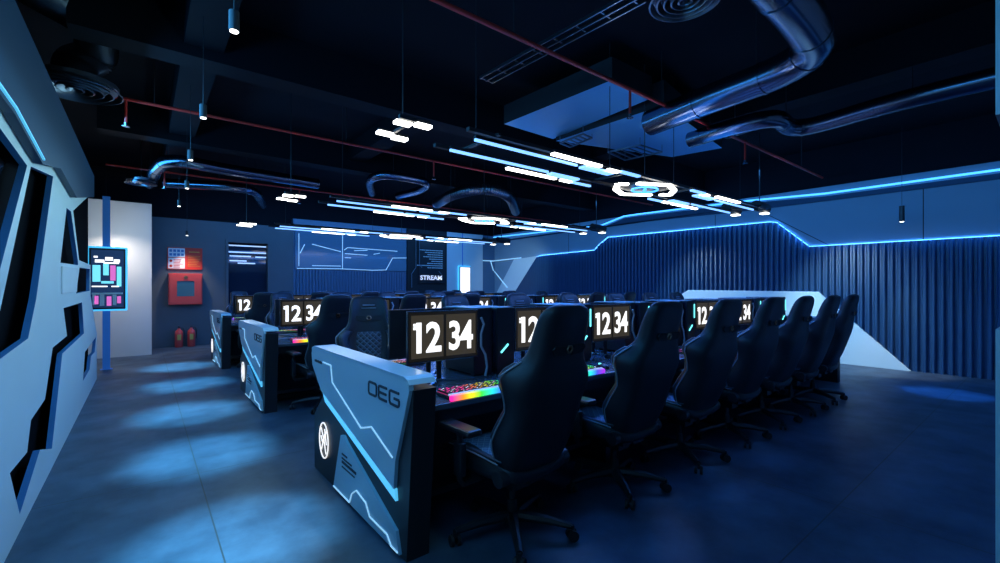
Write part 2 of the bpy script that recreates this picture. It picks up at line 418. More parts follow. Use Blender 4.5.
def display(name, c, wdt, hgt, z0, y, label, pink):
    t = empty(name, (c, y, 0), label=label, cat='display')
    MB().box((0, .0, z0 + hgt / 2), (wdt + .10, .05, hgt + .12), bev=.012).build('light_edge', M['halo'], t)
    MB().box((0, -.035, z0 + hgt / 2), (wdt + .05, .04, hgt + .06), bev=.008).build('bezel', M['black'], t)
    sc = MB().box((0, -.058, z0 + hgt / 2), (wdt, .008, hgt)).build('screen', M['scr_dark'] if not pink else M['scr_white'], t)
    return t, sc
k1, sc = display('portrait_display', -.47, .42, .98, 1.07, 10.6, 'glowing portrait display on a blue pole in front of the pale end wall', False)
k1.location = (-.475, 10.2, 0)
prop(k1)
for x, z, ww, hh in ((-.1, 1.86, .12, .05), (.02, 1.9, .1, .06), (.12, 1.87, .08, .05), (-.15, 1.93, .05, .03), (.05, 1.83, .2, .025), (-.1, 1.43, .2, .02), (.1, 1.43, .1, .02)): MB().box((x, -.064, z), (ww, .006, hh)).build('headline', M['scr_white'], sc)
for x, z, ww, hh in ((-.14, 1.65, .1, .28), (-.02, 1.72, .07, .2), (.15, 1.6, .06, .34), (0, 1.5, .16, .04)): MB().box((x, -.064, z), (ww, .006, hh)).build('cyan_picture', M['scr_cyan'], sc)
for x, z, ww, hh in ((.07, 1.66, .07, .26), (-.14, 1.2, .05, .14), (0.02, 1.18, .06, .16), (.15, 1.2, .05, .12)): MB().box((x, -.064, z), (ww, .006, hh)).build('pink_picture', M['scr_pink'], sc)
for x, z, ww, hh in ((-.17, 1.21, .04, .18), (-.07, 1.2, .06, .2), (.09, 1.2, .05, .18), (0, 1.31, .4, .03)): MB().box((x, -.064, z), (ww, .006, hh)).build('pale_picture', M['white'], sc)
MB().b2((-.07, .03, 0), (.03, .07, 2.98)).b2((-.1, 0, 0), (.06, .1, .012)).build('pole', M['pole_blue'], k1)
k2, sc = display('wall_display', 8.78, .4, 1.1, 1.0, YW - .1, 'white glowing portrait display on the far pale column beside the sign', True)
for x, z, ww, hh in ((-.14, 1.85, .02, .12), (.15, 1.85, .02, .14), (-.1, 1.95, .08, .02), (.1, 1.95, .05, .02)): MB().box((x, -.064, z), (ww, .006, hh)).build('pink_mark', M['scr_pink'], sc)

# fire point
fs = MB().b2((.44, YW - .03, 1.84), (1.13, YW - .002, 2.36)).build('fire_safety_sign', M['red_sign'])
prop(fs, 'red and white fire safety sign above the red cabinet', 'sign')
MB().b2((.46, YW - .036, 2.13), (.78, YW - .03, 2.34)).b2((.46, YW - .036, 1.86), (.78, YW - .03, 2.11)).build('notice_panel', M['white'], fs)
a = MB()
for r_ in range(2):
    for q in range(4): a.b2((.48 + q * .075, YW - .04, 2.16 + r_ * .09), (.535 + q * .075, YW - .036, 2.22 + r_ * .09))
a.build('pictograms', M['blueprint'], fs)
a = MB()
for r_ in range(6): a.b2((.56, YW - .04, 1.885 + r_ * .036), (.56 + random.uniform(.12, .2), YW - .036, 1.9 + r_ * .036))
a.cyl((.51, YW - .04, 1.92), (.51, YW - .036, 1.92), .03); a.cyl((.51, YW - .04, 2.04), (.51, YW - .036, 2.04), .03)
a.build('small_text', M['red_sign'], fs)
a = MB()
a.b2((.86, YW - .036, 2.25), (1.07, YW - .03, 2.275))
for r_ in range(7): a.b2((.84, YW - .036, 1.92 + r_ * .04), (.84 + random.uniform(.17, .26), YW - .03, 1.93 + r_ * .04))
a.build('gold_text', mat('sign_gold', (.6, .25, .04), .5), fs)
fc = empty('fire_hose_cabinet', (.79, YW, 1.0), label='red fire hose cabinet with a square window on the navy wall', cat='cabinet')
MB().b2((-.33, -.16, 0), (.33, -.005, .74)).build('body', M['red_box'], fc)
dd = MB().b2((-.31, -.18, .02), (-.17, -.16, .72)).b2((.17, -.18, .02), (.31, -.16, .72)).b2((-.17, -.18, .02), (.17, -.16, .2)).b2((-.17, -.18, .56), (.17, -.16, .72)).build('door', M['red_box'], fc)
MB().b2((-.17, -.172, .2), (.17, -.162, .56)).build('door_window', mat('cabinet_glass', (.05, .15, .2), .1), dd)
MB().cyl((0, -.19, .65), (0, -.18, .65), .04).build('round_mark', M['copper'], dd)
def extinguisher(x, label):
    t = empty('fire_extinguisher', (x, YW - .14, 0), label=label, cat='extinguisher', group='fire extinguishers on the floor')
    MB().lathe([(0, 0), (.07, 0), (.08, .02), (.08, .33), (.07, .38), (.03, .42), (.025, .45), (0, .45)]).build('cylinder', M['red_box'], t, smooth=True)
    MB().cyl((0, 0, .45), (0, 0, .5), .015).box((0, -.03, .5), (.02, .1, .012)).box((0, -.03, .475), (.02, .09, .01)).build('valve', M['black'], t)
    MB().tube([(.02, 0, .46), (.08, -.01, .45), (.1, -.02, .38), (.095, -.02, .2)], .009, n=8).build('hose', M['black'], t, smooth=True)
    MB().box((0, -.081, .24), (.07, .006, .13)).build('label_plate', mat('ext_label', (.5, .4, .1), .5), t)
extinguisher(.66, 'left one of two red fire extinguishers standing under the hose cabinet')
extinguisher(.9, 'right one of two red fire extinguishers standing under the hose cabinet')

# right wall: plain upper boards, fluted lower boards with a lit stepped top edge
wr = S(MB().b2((XR, -1.8, 0), (XR + .2, 13.2, 3.34)).build('wall_right', M['wall_up']))
S(MB().b2((XR + .05, -1.8, 3.34), (XR + .25, 13.2, ZC)).build('trim_6', M['ceil']))
PROF = [(-1.8, 2.18), (3.05, 2.2), (3.62, 2.73), (3.75, 2.76), (7.88, 2.80), (8.2, 2.62), (8.38, 2.47), (10.62, 2.44), (10.9, 2.38), (12.25, .9), (13.1, .9)]
def top(y):
    for (a, za), (b, zb) in zip(PROF, PROF[1:]):
        if a <= y <= b: return za + (zb - za) * (y - a) / (b - a)
    return .9
fm = bmesh.new(); prev = None
pit = .105; y = -1.8; i = 0; NS = 7
steps = [(-.5, 0), (-.33, 0), (-.28, .04), (-.12, .062), (.14, .062), (.30, .04), (.35, 0)]
while y < 13.05:
    for u, dx in steps:
        yy = y + (u + .5) * pit
        z = top(y + pit / 2)
        col = [fm.verts.new((XR - .004 - dx, yy, 0.0)), fm.verts.new((XR - .004 - dx, yy, z)), fm.verts.new((XR, yy, z))]
        if prev:
            fm.faces.new((prev[0], col[0], col[1], prev[1])); fm.faces.new((prev[1], col[1], col[2], prev[2]))
        prev = col
    y += pit
mb = MB(); mb.bm.free(); mb.bm = fm
mb.build('fluted_panel', M['flute'], wr, smooth=True)
el = MB()
for (a, za), (b, zb) in zip(PROF[:-2], PROF[1:-1]):
    el.bar((XR - .035, a, za + .012), (XR - .035, b, zb + .012), .022, .010)
el.build('edge_light', M['led_edge'], wr)
tl = MB()
TOPL = [(-1.8, 3.2), (2.8, 3.2), (4.16, 3.27), (6.88, 3.33), (7.35, 3.33), (8.1, 3.17), (10, 3.2), (13.1, 3.26)]
for (a, za), (b, zb) in zip(TOPL, TOPL[1:]):
    tl.bar((XR - .05, a, za), (XR - .05, b, zb), .03, .03)
tl.build('cornice_light', M['led_wall'], wr)
tb = MB()
tb.prism([(-1.8, 3.06), (4.2, 3.06), (6.9, 3.12), (13.1, 3.06), (13.1, 3.12), (10, 3.12), (8.1, 3.1), (7.35, 3.28), (6.88, 3.28), (4.16, 3.22), (2.8, 3.15), (-1.8, 3.15)], 0, XR - .035, XR - .002)
tb.build('cornice_board', M['fascia'], wr)
jb = MB()
for yy, z0, z1 in ((1.42, 2.2, 3.06), (4.9, 2.76, 3.06), (9.4, 2.45, 3.06)): jb.b2((XR - .003, yy, z0), (XR, yy + .012, z1))
jb.bar((XR - .002, 2.75, 2.22), (XR - .002, 4.0, 3.06), .004, .012)
jb.build('joint', M['blackm'], wr)
# pale wedge panel low on the wall, and the pale chevron at the far corner
MB().prism([(1.57, .002), (2.89, 1.33), (5.5, 1.35), (5.9, 1.1), (6.6, .002)], 0, XR - .1, XR - .045, ).build('pale_wedge_panel', M['wall_white'], wr)
MB().prism([(10.72, 2.44), (11.9, 2.38), (13.05, 1.0), (12.1, 1.0)], 0, XR - .085, XR - .07).build('pale_chevron', M['wall_white'], wr)
cv = MB()
for a, b in (((13.08, 2.38), (11.5, 2.42)), ((13.0, 2.0), (12.25, 1.4))):
    cv.bar((XR - .09, *a), (XR - .09, *b), .012, .03)
for a, b in (((9.64, 2.38), (10.15, 2.38)), ((10.0, 2.38), (10.13, 2.02))):
    cv.bar((a[0], YW - .02, a[1]), (b[0], YW - .02, b[1]), .012, .03)
cv.build('chevron_light', M['line'], wr)

# near right: pale wall end with an opening
wnr = S(MB().b2((2.98, .06, 0), (10.2, .18, 1.23)).b2((2.98, .06, 2.19), (10.2, .18, ZC)).build('wall_near_right', M['wall_white']))
S(MB().b2((-2.2, -1.9, 0), (10.3, -1.8, ZC)).build('wall_back', M['wall_navy']))

# ------------------------------------------------------------------ desks (built once, three copies)
Y0 = 2.87          # centre line of the front row
PITCH = 3.46
XA, XB = 1.04, 8.20
def letters_oeg():
    """OEG drawn as thick rounded strokes, u to the right, v up, height 1"""
    st = []
    def L(*p): st.append(p)
    L((0, .12), (0, .88), (.1, 1), (.72, 1), (.82, .88), (.82, .12), (.72, 0), (.1, 0), (0, .12))
    L((1.85, 1), (1.15, 1), (1.05, .9)); L((1.05, .9), (1.05, .12), (1.15, 0), (1.85, 0)); L((1.05, .5), (1.8, .5))
    L((2.95, 1), (2.2, 1), (2.1, .88), (2.1, .12), (2.2, 0), (2.85, 0), (2.95, .12), (2.95, .5), (2.5, .5))
    return st
def make_desk():
    t = empty('gaming_desk', (0, 0, 0))
    MB().b2((XA + .13, -.70, .725), (XB - .13, .70, .76), bev=.006).build('tabletop', M['desk_top'], t)
    MB().b2((XA + .14, -.1, .05), (XB - .14, .1, .725)).b2((XA + .14, -.18, 0), (XB - .14, .18, .05)).build('centre_spine', M['black'], t)
    for s in (-1, 1):
        MB().b2((XA + .14, s * .42 - .04, .13), (XB - .14, s * .42 + .04, .17)).build('foot_bar', M['plastic'], t)
        MB().b2((XA + .14, s * .64 - .012, .64), (XB - .14, s * .64 + .012, .724)).build('front_rail', M['black'], t)
    for k in range(1, 8):
        x = XA + .14 + k * (XB - XA - .28) / 8
        if k % 2 == 0:
            MB().b2((x - .03, -.62, 0), (x + .03, .62, .09)).b2((x - .03, -.62, .09), (x + .03, -.1, .18)).b2((x - .03, .1, .09), (x + .03, .62, .18)).build('support_foot', M['black'], t)
    for side in (0, 1):
        xo = XA if side == 0 else XB        # outer face
        d = 1 if side == 0 else -1
        m = -1 if side else 1               # the far end is turned half round, so the pattern mirrors in Y too
        Y = lambda v: (v - Y0) * m
        P = lambda pts: [(Y(a), b) for a, b in pts]
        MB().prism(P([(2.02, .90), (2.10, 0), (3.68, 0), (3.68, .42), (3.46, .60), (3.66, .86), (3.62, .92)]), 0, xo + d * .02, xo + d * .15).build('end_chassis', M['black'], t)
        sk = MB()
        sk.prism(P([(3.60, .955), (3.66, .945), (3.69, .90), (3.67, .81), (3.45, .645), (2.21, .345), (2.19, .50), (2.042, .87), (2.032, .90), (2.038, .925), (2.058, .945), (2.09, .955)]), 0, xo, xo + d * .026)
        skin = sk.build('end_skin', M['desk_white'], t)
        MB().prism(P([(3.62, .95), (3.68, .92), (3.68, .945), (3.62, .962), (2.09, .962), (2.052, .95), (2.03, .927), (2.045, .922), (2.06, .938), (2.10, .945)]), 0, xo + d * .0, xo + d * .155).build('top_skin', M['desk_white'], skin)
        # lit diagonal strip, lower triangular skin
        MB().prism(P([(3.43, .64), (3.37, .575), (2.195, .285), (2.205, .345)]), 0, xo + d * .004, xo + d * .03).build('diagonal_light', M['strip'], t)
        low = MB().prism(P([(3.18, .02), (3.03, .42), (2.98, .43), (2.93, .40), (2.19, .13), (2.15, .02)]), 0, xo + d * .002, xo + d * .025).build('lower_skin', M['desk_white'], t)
        ln = MB(); pts = P([(3.40, .865), (3.22, .865), (3.19, .75), (2.66, .56), (2.50, .605), (2.22, .51)])
        for a, b in zip(pts, pts[1:]): ln.bar((xo - d * .002, *a), (xo - d * .002, *b), .006, .0075)
        ln.build('light_line', M['line'], skin)
        ln = MB(); pts = P([(3.17, .03), (2.86, .03), (2.82, .10), (2.74, .15), (2.59, .13), (2.53, .07), (2.29, .07), (2.24, .03), (2.16, .03)])
        for a, b in zip(pts, pts[1:]): ln.bar((xo - d * .001, *a), (xo - d * .001, *b), .006, .006)
        ln.build('light_line', M['line'], low)
        # lettering: u runs along decreasing Y on the aisle side
        lt = MB(); hgt = .07; u0 = 2.54; sc_ = (2.54 - 2.14) / 2.95
        for st in letters_oeg():
            q = [(Y(u0 - a * sc_), .795 + b * hgt) for a, b in st]
            for a, b in zip(q, q[1:]): lt.bar((xo - d * .002, *a), (xo - d * .002, *b), .006, .013)
        lt.build('lettering', M['ink'], skin)
        st = MB()
        for k in range(7): st.b2((xo - d * .003, Y(3.60 - k * .026), .845), (xo + d * .001, Y(3.60 - k * .026 - .018), .845 + .016 + .004 * (k % 2)))
        st.build('small_text', M['ink'], skin)
        st = MB()
        for k, (n_, h_) in enumerate(((4, .01), (7, .01), (10, .016), (9, .008))):
            for j in range(n_): st.b2((xo - d * .002, Y(3.0 - j * .026), .30 - k * .028), (xo + d * .003, Y(3.0 - j * .026 - .019), .30 - k * .028 + h_))
        st.build('small_text', M['ink'], low)
        em = MB(); cy, cz, rr = Y(3.43), .275, .13
        ring = [(xo + d * .014, cy + rr * .78 * math.cos(a), cz + rr * math.sin(a)) for a in [2 * PI * k / 28 for k in range(29)]]
        em.tube(ring, .0045, n=6, cap=False)
        for a, b in (((-.06, .08), (.0, .01)), ((.06, .08), (.0, .01)), ((0, .01), (-.05, -.09)), ((0, .01), (.055, -.08)), ((-.02, .09), (-.06, -.02)), ((.03, -.02), (.065, .02))):
            em.bar((xo + d * .014, cy + a[0], cz + a[1]), (xo + d * .014, cy + b[0], cz + b[1]), .006, .007)
        em.build('round_emblem', M['emblem'], t)
    return t
desk0 = make_desk()
rows = [Y0, Y0 + PITCH, Y0 + 2 * PITCH]
DL = ['long black desk of the front row with the largest white OEG end panel',
      'long black desk of the middle row with a white OEG end panel',
      'long black desk of the back row nearest the red extinguishers']
for i, y in enumerate(rows):
    o = desk0 if i == 0 else copy_tree(desk0)
    o.location = (0, y, 0); prop(o, DL[i], 'desk', 'double sided gaming desks')

# ------------------------------------------------------------------ gaming chair
BACK = [(0, .18, .06, .0), (.04, .215, .085, .03), (.12, .245, .095, .085), (.20, .262, .10, .115), (.29, .255, .10, .10), (.38, .248, .10, .075), (.46, .262, .10, .09),
        (.53, .288, .10, .125), (.575, .290, .098, .128), (.62, .262, .094, .095), (.67, .215, .094, .055), (.72, .188, .09, .036), (.80, .178, .09, .030), (.90, .176, .085, .025), (.955, .166, .075, .015), (.985, .14, .055, .005), (1.0, .09, .03, .0)]
BH, BZ, BY, LEAN = .98, .395, -.15, R(17)
def bpt(t, x, y):
    """back-rest local (height fraction, across, forward) to chair space"""
    h = t * BH
    yy = BY - math.sin(LEAN) * h + y * math.cos(LEAN) + .05 * math.sin(PI * min(1, t * 1.25)) * -.6
    return (x, yy, BZ + math.cos(LEAN) * h + y * math.sin(LEAN))
def loft(rings, bm, cap=True):
    vs = [[bm.verts.new(p) for p in r] for r in rings]; n = len(vs[0])
    for a, b in zip(vs, vs[1:]):
        for k in range(n): bm.faces.new((a[k], a[(k + 1) % n], b[(k + 1) % n], b[k]))
    if cap: bm.faces.new(vs[0][::-1]); bm.faces.new(vs[-1])
    return vs
def section(w, th, wing):
    # counter clockwise from the left back corner; front has raised wings
    return [(-w * .93, -th * .30), (-w * .6, -th * .5), (0, -th * .55), (w * .6, -th * .5), (w * .93, -th * .30),
            (w, th * .1 + wing * .5), (w * .95, th * .42 + wing), (w * .80, th * .45 + wing * .92), (w * .62, th * .42 + wing * .1), (w * .3, th * .40), (0, th * .40), (-w * .3, th * .40),
            (-w * .62, th * .42 + wing * .1), (-w * .80, th * .45 + wing * .92), (-w * .95, th * .42 + wing), (-w, th * .1 + wing * .5)]
def uvgrid(name, pts, m, parent, uv):
    """open grid surface pts[i][j] with UVs"""
    bm = bmesh.new(); V = [[bm.verts.new(p) for p in r] for r in pts]; lay = bm.loops.layers.uv.new('UVMap')
    for i in range(len(V) - 1):
        for j in range(len(V[0]) - 1):
            f = bm.faces.new((V[i][j], V[i][j + 1], V[i + 1][j + 1], V[i + 1][j]))
            for l, (a, b) in zip(f.loops, ((i, j), (i, j + 1), (i + 1, j + 1), (i + 1, j))): l[lay].uv = uv(a, b)
    me = bpy.data.meshes.new(name); bm.to_mesh(me); bm.free(); me.materials.append(m)
    for p in me.polygons: p.use_smooth = True
    o = bpy.data.objects.new(name, me); COL.objects.link(o); o.parent = parent
    s = o.modifiers.new('thick', 'SOLIDIFY'); s.thickness = .012; s.offset = 0
    return o
def make_chair():
    t = empty('gaming_chair')
    # back-rest shell
    b = MB()
    loft([[bpt(q, x, y) for x, y in section(w_, th, wg_)] for q, w_, th, wg_ in BACK], b.bm)
    br = b.build('backrest', M['leather'], t, smooth=True, auto=False, sub=1)
    def hw(q):
        for (a, wa, ta, ga), (c, wc, tc_, gc) in zip(BACK, BACK[1:]):
            if a <= q <= c:
                f = (q - a) / (c - a); return wa + (wc - wa) * f, ta + (tc_ - ta) * f, ga + (gc - ga) * f
        return BACK[-1][1:]
    # quilted pad in the front
    pts = []
    for i in range(13):
        q = .10 + i * .045; w_, th, g_ = hw(q); row = []
        for j in range(7):
            u = -1 + j / 3; row.append(bpt(q, u * w_ * .52, th * .40 + .006 - .012 * abs(u) ** 3))
        pts.append(row)
    uvgrid('backrest_pad', pts, M['quilt'], t, lambda a, b_: (b_ * .045, a * .042))
    # bolster facings left and right of the pad
    for s in (-1, 1):
        pts = []
        for i in range(14):
            q = .06 + i * .045; w_, th, g_ = hw(q)
            pts.append([bpt(q, s * w_ * u, th * .43 + g_ * v + .004) for u, v in ((.60, .06), (.68, .45), (.78, .86), (.88, .98))])
        uvgrid('bolster', pts, M['leather_b'], t, lambda a, b_: (a, b_))
        pip = [bpt(.05 + i * .048, s * hw(.05 + i * .048)[0] * .985, hw(.05 + i * .048)[1] * .25 + hw(.05 + i * .048)[2] * .82) for i in range(14)]
        MB().tube(pip, .0045, n=6).build('piping', M['piping'], t, smooth=True)
    # head-rest opening: dark slots with a small mark, on both faces
    for f, yy in ((-1, -.055), (1, .043)):
        sl = MB(); q = .765
        for s in (-1, 1):
            P4 = [(s * .020, -.024), (s * .105, -.016), (s * .128, .014), (s * .11, .032), (s * .03, .026)]
            A = [sl.bm.verts.new(bpt(q + v / BH, u, yy * .93)) for u, v in P4]; B = [sl.bm.verts.new(bpt(q + v / BH, u, yy * .93 + f * .006)) for u, v in P4]
            sl.bm.faces.new(A); sl.bm.faces.new(B[::-1])
            for k in range(5): sl.bm.faces.new((A[k], A[(k + 1) % 5], B[(k + 1) % 5], B[k]))
        sl.build('harness_slot', M['blackm'], br)
        em = MB(); c = [bpt(q + .008 + .020 * math.sin(a), .02 * math.cos(a), yy * 1.02) for a in [2 * PI * k / 6 for k in range(7)]]
        em.tube(c, .006, n=5, cap=False); em.build('headrest_mark', M['copper'], br)
    MB().box(bpt(.90, 0, .045), (.11, .006, .010)).box(bpt(.87, 0, .046), (.13, .006, .006)).build('headrest_print', M['piping'], br)
    # seat: loft along Y
    st = MB(); rings = []
    for y_, w_, zt, bol in ((-.24, .20, .44, .0), (-.20, .235, .465, .03), (-.08, .258, .47, .04), (.08, .268, .475, .045), (.24, .272, .485, .04), (.35, .262, .48, .02), (.40, .225, .45, .0)):
        zb = .375 if abs(y_ - .08) < .2 else .39
        rings.append([(-w_ * .9, y_, zb), (0, y_, zb - .005), (w_ * .9, y_, zb), (w_, y_, (zb + zt) / 2), (w_ * .97, y_, zt + bol * .7), (w_ * .82, y_, zt + bol), (w_ * .62, y_, zt), (0, y_, zt - .004),
                      (-w_ * .62, y_, zt), (-w_ * .82, y_, zt + bol), (-w_ * .97, y_, zt + bol * .7), (-w_, y_, (zb + zt) / 2)])
    loft(rings, st.bm); st.build('seat', M['leather'], t, smooth=True, auto=False, sub=1)
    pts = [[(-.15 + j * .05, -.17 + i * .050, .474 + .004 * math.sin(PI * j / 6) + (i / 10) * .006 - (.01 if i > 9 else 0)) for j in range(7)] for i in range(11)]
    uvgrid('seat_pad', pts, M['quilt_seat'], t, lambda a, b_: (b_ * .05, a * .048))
    for s in (-1, 1):
        pts = [[(s * (.165 + u * .075), -.17 + i * .050, .480 + .034 * math.sin(PI * .5 * u) * min(1, (10.5 - i) / 4)) for u in (0, .4, .8, 1.05)] for i in range(11)]
        uvgrid('seat_bolster', pts, M['leather_b'], t, lambda a, b_: (a, b_))
        MB().tube([(s * .252, -.16 + i * .048, .502 + .008 * math.sin(i * .3)) for i in range(10)], .004, n=6).build('piping', M['piping'], t, smooth=True)
        # arm rest
        ar = MB().tube([(s * .20, .06, .35), (s * .31, .06, .35), (s * .33, .06, .38), (s * .33, .06, .64)], .018, n=8).b2((s * .31, .025, .40), (s * .35, .095, .58), bev=.008).build('armrest', M['black'], t, smooth=True)
        MB().box((s * .325, .07, .655), (.10, .28, .036), bev=.014).build('arm_pad', M['plastic'], ar)
        MB().cyl((s * .20, -.17, .43), (s * .262, -.17, .43), .042, n=16).build('recliner_hinge', M['black'], t, smooth=True)
    MB().b2((-.12, -.16, .345), (.12, .20, .38)).b2((-.06, -.2, .36), (.06, -.1, .40)).b2((-.06, -.08, .28), (.06, .08, .345)).tube([(.06, .0, .31), (.2, .02, .305), (.27, .02, .30)], .006, n=6).build('tilt_mechanism', M['black'], t)
    MB().cyl((0, 0, .10), (0, 0, .20), .032, .028).cyl((0, 0, .2), (0, 0, .29), .018).lathe([(.05, .0), (.045, .03), (.0, .03)], (0, 0, .10)).build('gas_lift', M['black'], t, smooth=True)
    sb_ = MB(); sb_.cyl((0, 0, .075), (0, 0, .125), .055, .045)
    for k in range(5):
        a = 2 * PI * k / 5 + .3; c_, s_ = math.cos(a), math.sin(a)
        p0 = (c_ * .04, s_ * .04, .105); p1 = (c_ * .34, s_ * .34, .078)
        sb_.tube([p0, (c_ * .2, s_ * .2, .098), p1], [.032, .026, .018], n=8)
    sb_.build('star_base', M['black'], t, smooth=True)
    for k in range(5):
        a = 2 * PI * k / 5 + .3; c_, s_ = math.cos(a), math.sin(a); b_ = a + 1.2 + k
        x_, y_ = c_ * .345, s_ * .345; ux, uy = math.cos(b_), math.sin(b_)
        cm = MB().cyl((x_, y_, .05), (x_, y_, .085), .011, n=8)
        for s in (-1, 1): cm.cyl((x_ + ux * s * .010, y_ + uy * s * .010, .03), (x_ + ux * s * .028, y_ + uy * s * .028, .03), .03, n=14)
        cm.box((x_, y_, .052), (.03, .03, .02)).build('caster', M['blackm'], t, smooth=True)
    return t
chair0 = make_chair()

# ------------------------------------------------------------------ monitor, keyboard, mouse, pc
def make_monitor():
    t = empty('monitor')
    MB().box((0, 0, .325), (.555, .022, .345), bev=.005).box((0, .03, .33), (.3, .05, .2), bev=.015).build('housing', M['plastic'], t)
    MB().b2((-.2765, -.0125, .154), (.2765, -.010, .1565)).b2((-.2765, -.0125, .494), (.2765, -.010, .4965)).b2((-.2765, -.0125, .154), (-.274, -.010, .4965)).b2((.274, -.0125, .154), (.2765, -.010, .4965)).build('bezel_edge', M['chrome'], t)
    sc = MB().box((0, -.0125, .327), (.535, .003, .325)).build('screen', M['screen'], t)
    c = MB()
    for s in (-1, 1): c.box((s * .131, -.0150, .327), (.240, .003, .285), bev=.0014)
    c.build('clock_card', M['card'], sc)
    for s, tx in ((-1, '12'), (1, '34')):
        me = text_mesh(tx, .285, .001, .0075, .70, space=.92)
        xs = [v.co.x for v in me.vertices]; zs = [v.co.y for v in me.vertices]
        mx_ = (min(xs) + max(xs)) / 2; mz = (min(zs) + max(zs)) / 2
        sx_ = (.186 if s < 0 else .196) / (max(xs) - min(xs)); sz = .205 / (max(zs) - min(zs))
        for v in me.vertices: v.co.x = (v.co.x - mx_) * sx_; v.co.y = (v.co.y - mz) * sz
        mesh_obj('clock_digits', me, M['digit'], sc, Matrix.Translation((s * .129 + (.007 if s < 0 else 0), -.018, .322)) @ XM)
    MB().b2((-.238, -.019, .398), (-.200, -.0172, .416)).b2((-.238, -.019, .375), (-.214, -.0172, .394)).build('clock_mark', M['digit'], sc)
    MB().tube([(0, .05, .33), (0, .075, .25), (0, .07, .012)], [.02, .022, .018], n=10).build('stand_neck', M['black'], t, smooth=True)
    f = MB()
    for s in (-1, 1): f.bar((0, .08, .008), (s * .2, -.12, .006), .028, .012)
    f.box((0, .09, .01), (.09, .09, .018), bev=.004)
    f.build('stand_foot', M['chrome'], t)
    return t
def make_keyboard():
    t = empty('keyboard')
    MB().box((0, 0, .012), (.46, .15, .02), bev=.004).build('body', M['keys'], t)
    MB().box((0, .004, .0235), (.45, .13, .002)).build('glow_plate', M['keyglow'], t)
    k = MB()
    for r_ in range(6):
        n = 18
        for q in range(n):
            if r_ == 0 and 3 < q < 9: continue
            k.box((-.212 + q * .0249, -.052 + r_ * .0225, .031), (.0195, .0175, .013), bev=.0)
        if r_ == 0: k.box((-.212 + 6 * .0249, -.052, .031), (.115, .0175, .013))
    k.build('keycaps', M['keys'], t)
    # raised legends glow through the caps
    lg, lw = MB(), MB()
    for r_ in range(6):
        for q in range(18):
            if (q * 5 + r_ * 11) % 7 < 2: continue
            (lw if (q * 3 + r_ * 5) % 4 == 0 else lg).box((-.212 + q * .0249, -.052 + r_ * .0225, .0378), ((.012, .005, .0006), (.006, .010, .0006), (.010, .009, .0006))[(q * 7 + r_ * 3) % 3])
    lg.build('key_legends', M['legend'], t); lw.build('key_legends', M['diffuse_strip2'], t)
    MB().box((0, -.098, .014), (.48, .028, .036), bev=.012).build('light_bar', M['rgb'], t)
    MB().box((0, -.079, .030), (.47, .022, .012), bev=.004).build('bar_reflection', M['diffuse_strip'], t)  # glowing strip stands in for the pale reflection on the light bar
    return t
def make_mouse():
    t = empty('mouse')
    m = MB()
    loft([[(x * w_, y_, .001 + max(z * h_, 0)) for x, z in ((-1, 0), (-1, .5), (-.6, .95), (0, 1.05), (.6, .95), (1, .5), (1, 0))] for y_, w_, h_ in ((-.06, .018, .012), (-.045, .029, .026), (-.01, .031, .036), (.03, .028, .028), (.055, .022, .014))], m.bm)
    m.build('body', M['pvc'], t, smooth=True, auto=False, sub=1)
    MB().box((0, .028, .03), (.007, .022, .012)).build('scroll_wheel', M['cyan'], t)
    return t
def make_pc():
    t = empty('pc_tower')
    MB().b2((-.085, -.2, .012), (.085, .2, .50), bev=.006).b2((-.08, -.19, 0), (.08, -.15, .012)).b2((-.08, .15, 0), (.08, .19, .012)).build('case', M['plastic'], t)
    MB().b2((-.092, -.18, .04), (-.086, .18, .48)).build('side_glass', M['glass_dark'], t)
    MB().b2((.06, -.2065, .30), (.072, -.201, .46)).build('light_tube', M['cyan'], t)
    MB().bar((-.05, -.205, .16), (.02, -.205, .22), .006, .012).build('light_accent', M['cyan'], t)
    MB().b2((-.082, -.195, .500), (.082, .195, .504)).build('top_reflection', mat('pc_top_reflection', (.4, .48, .52), .25), t)  # pale slab stands in for the white reflection on the case top
    return t
mon0, kb0, ms0, pc0 = make_monitor(), make_keyboard(), make_mouse(), make_pc()
hs = MB().tube([(0, 0, 0), (.012, 0, .05), (.0, 0, .12), (-.03, 0, .17), (-.03, 0, .24), (-.01, 0, .29), (-.03, .0, .33)], .0075, n=8).build('cable', M['cable'], None, smooth=True)

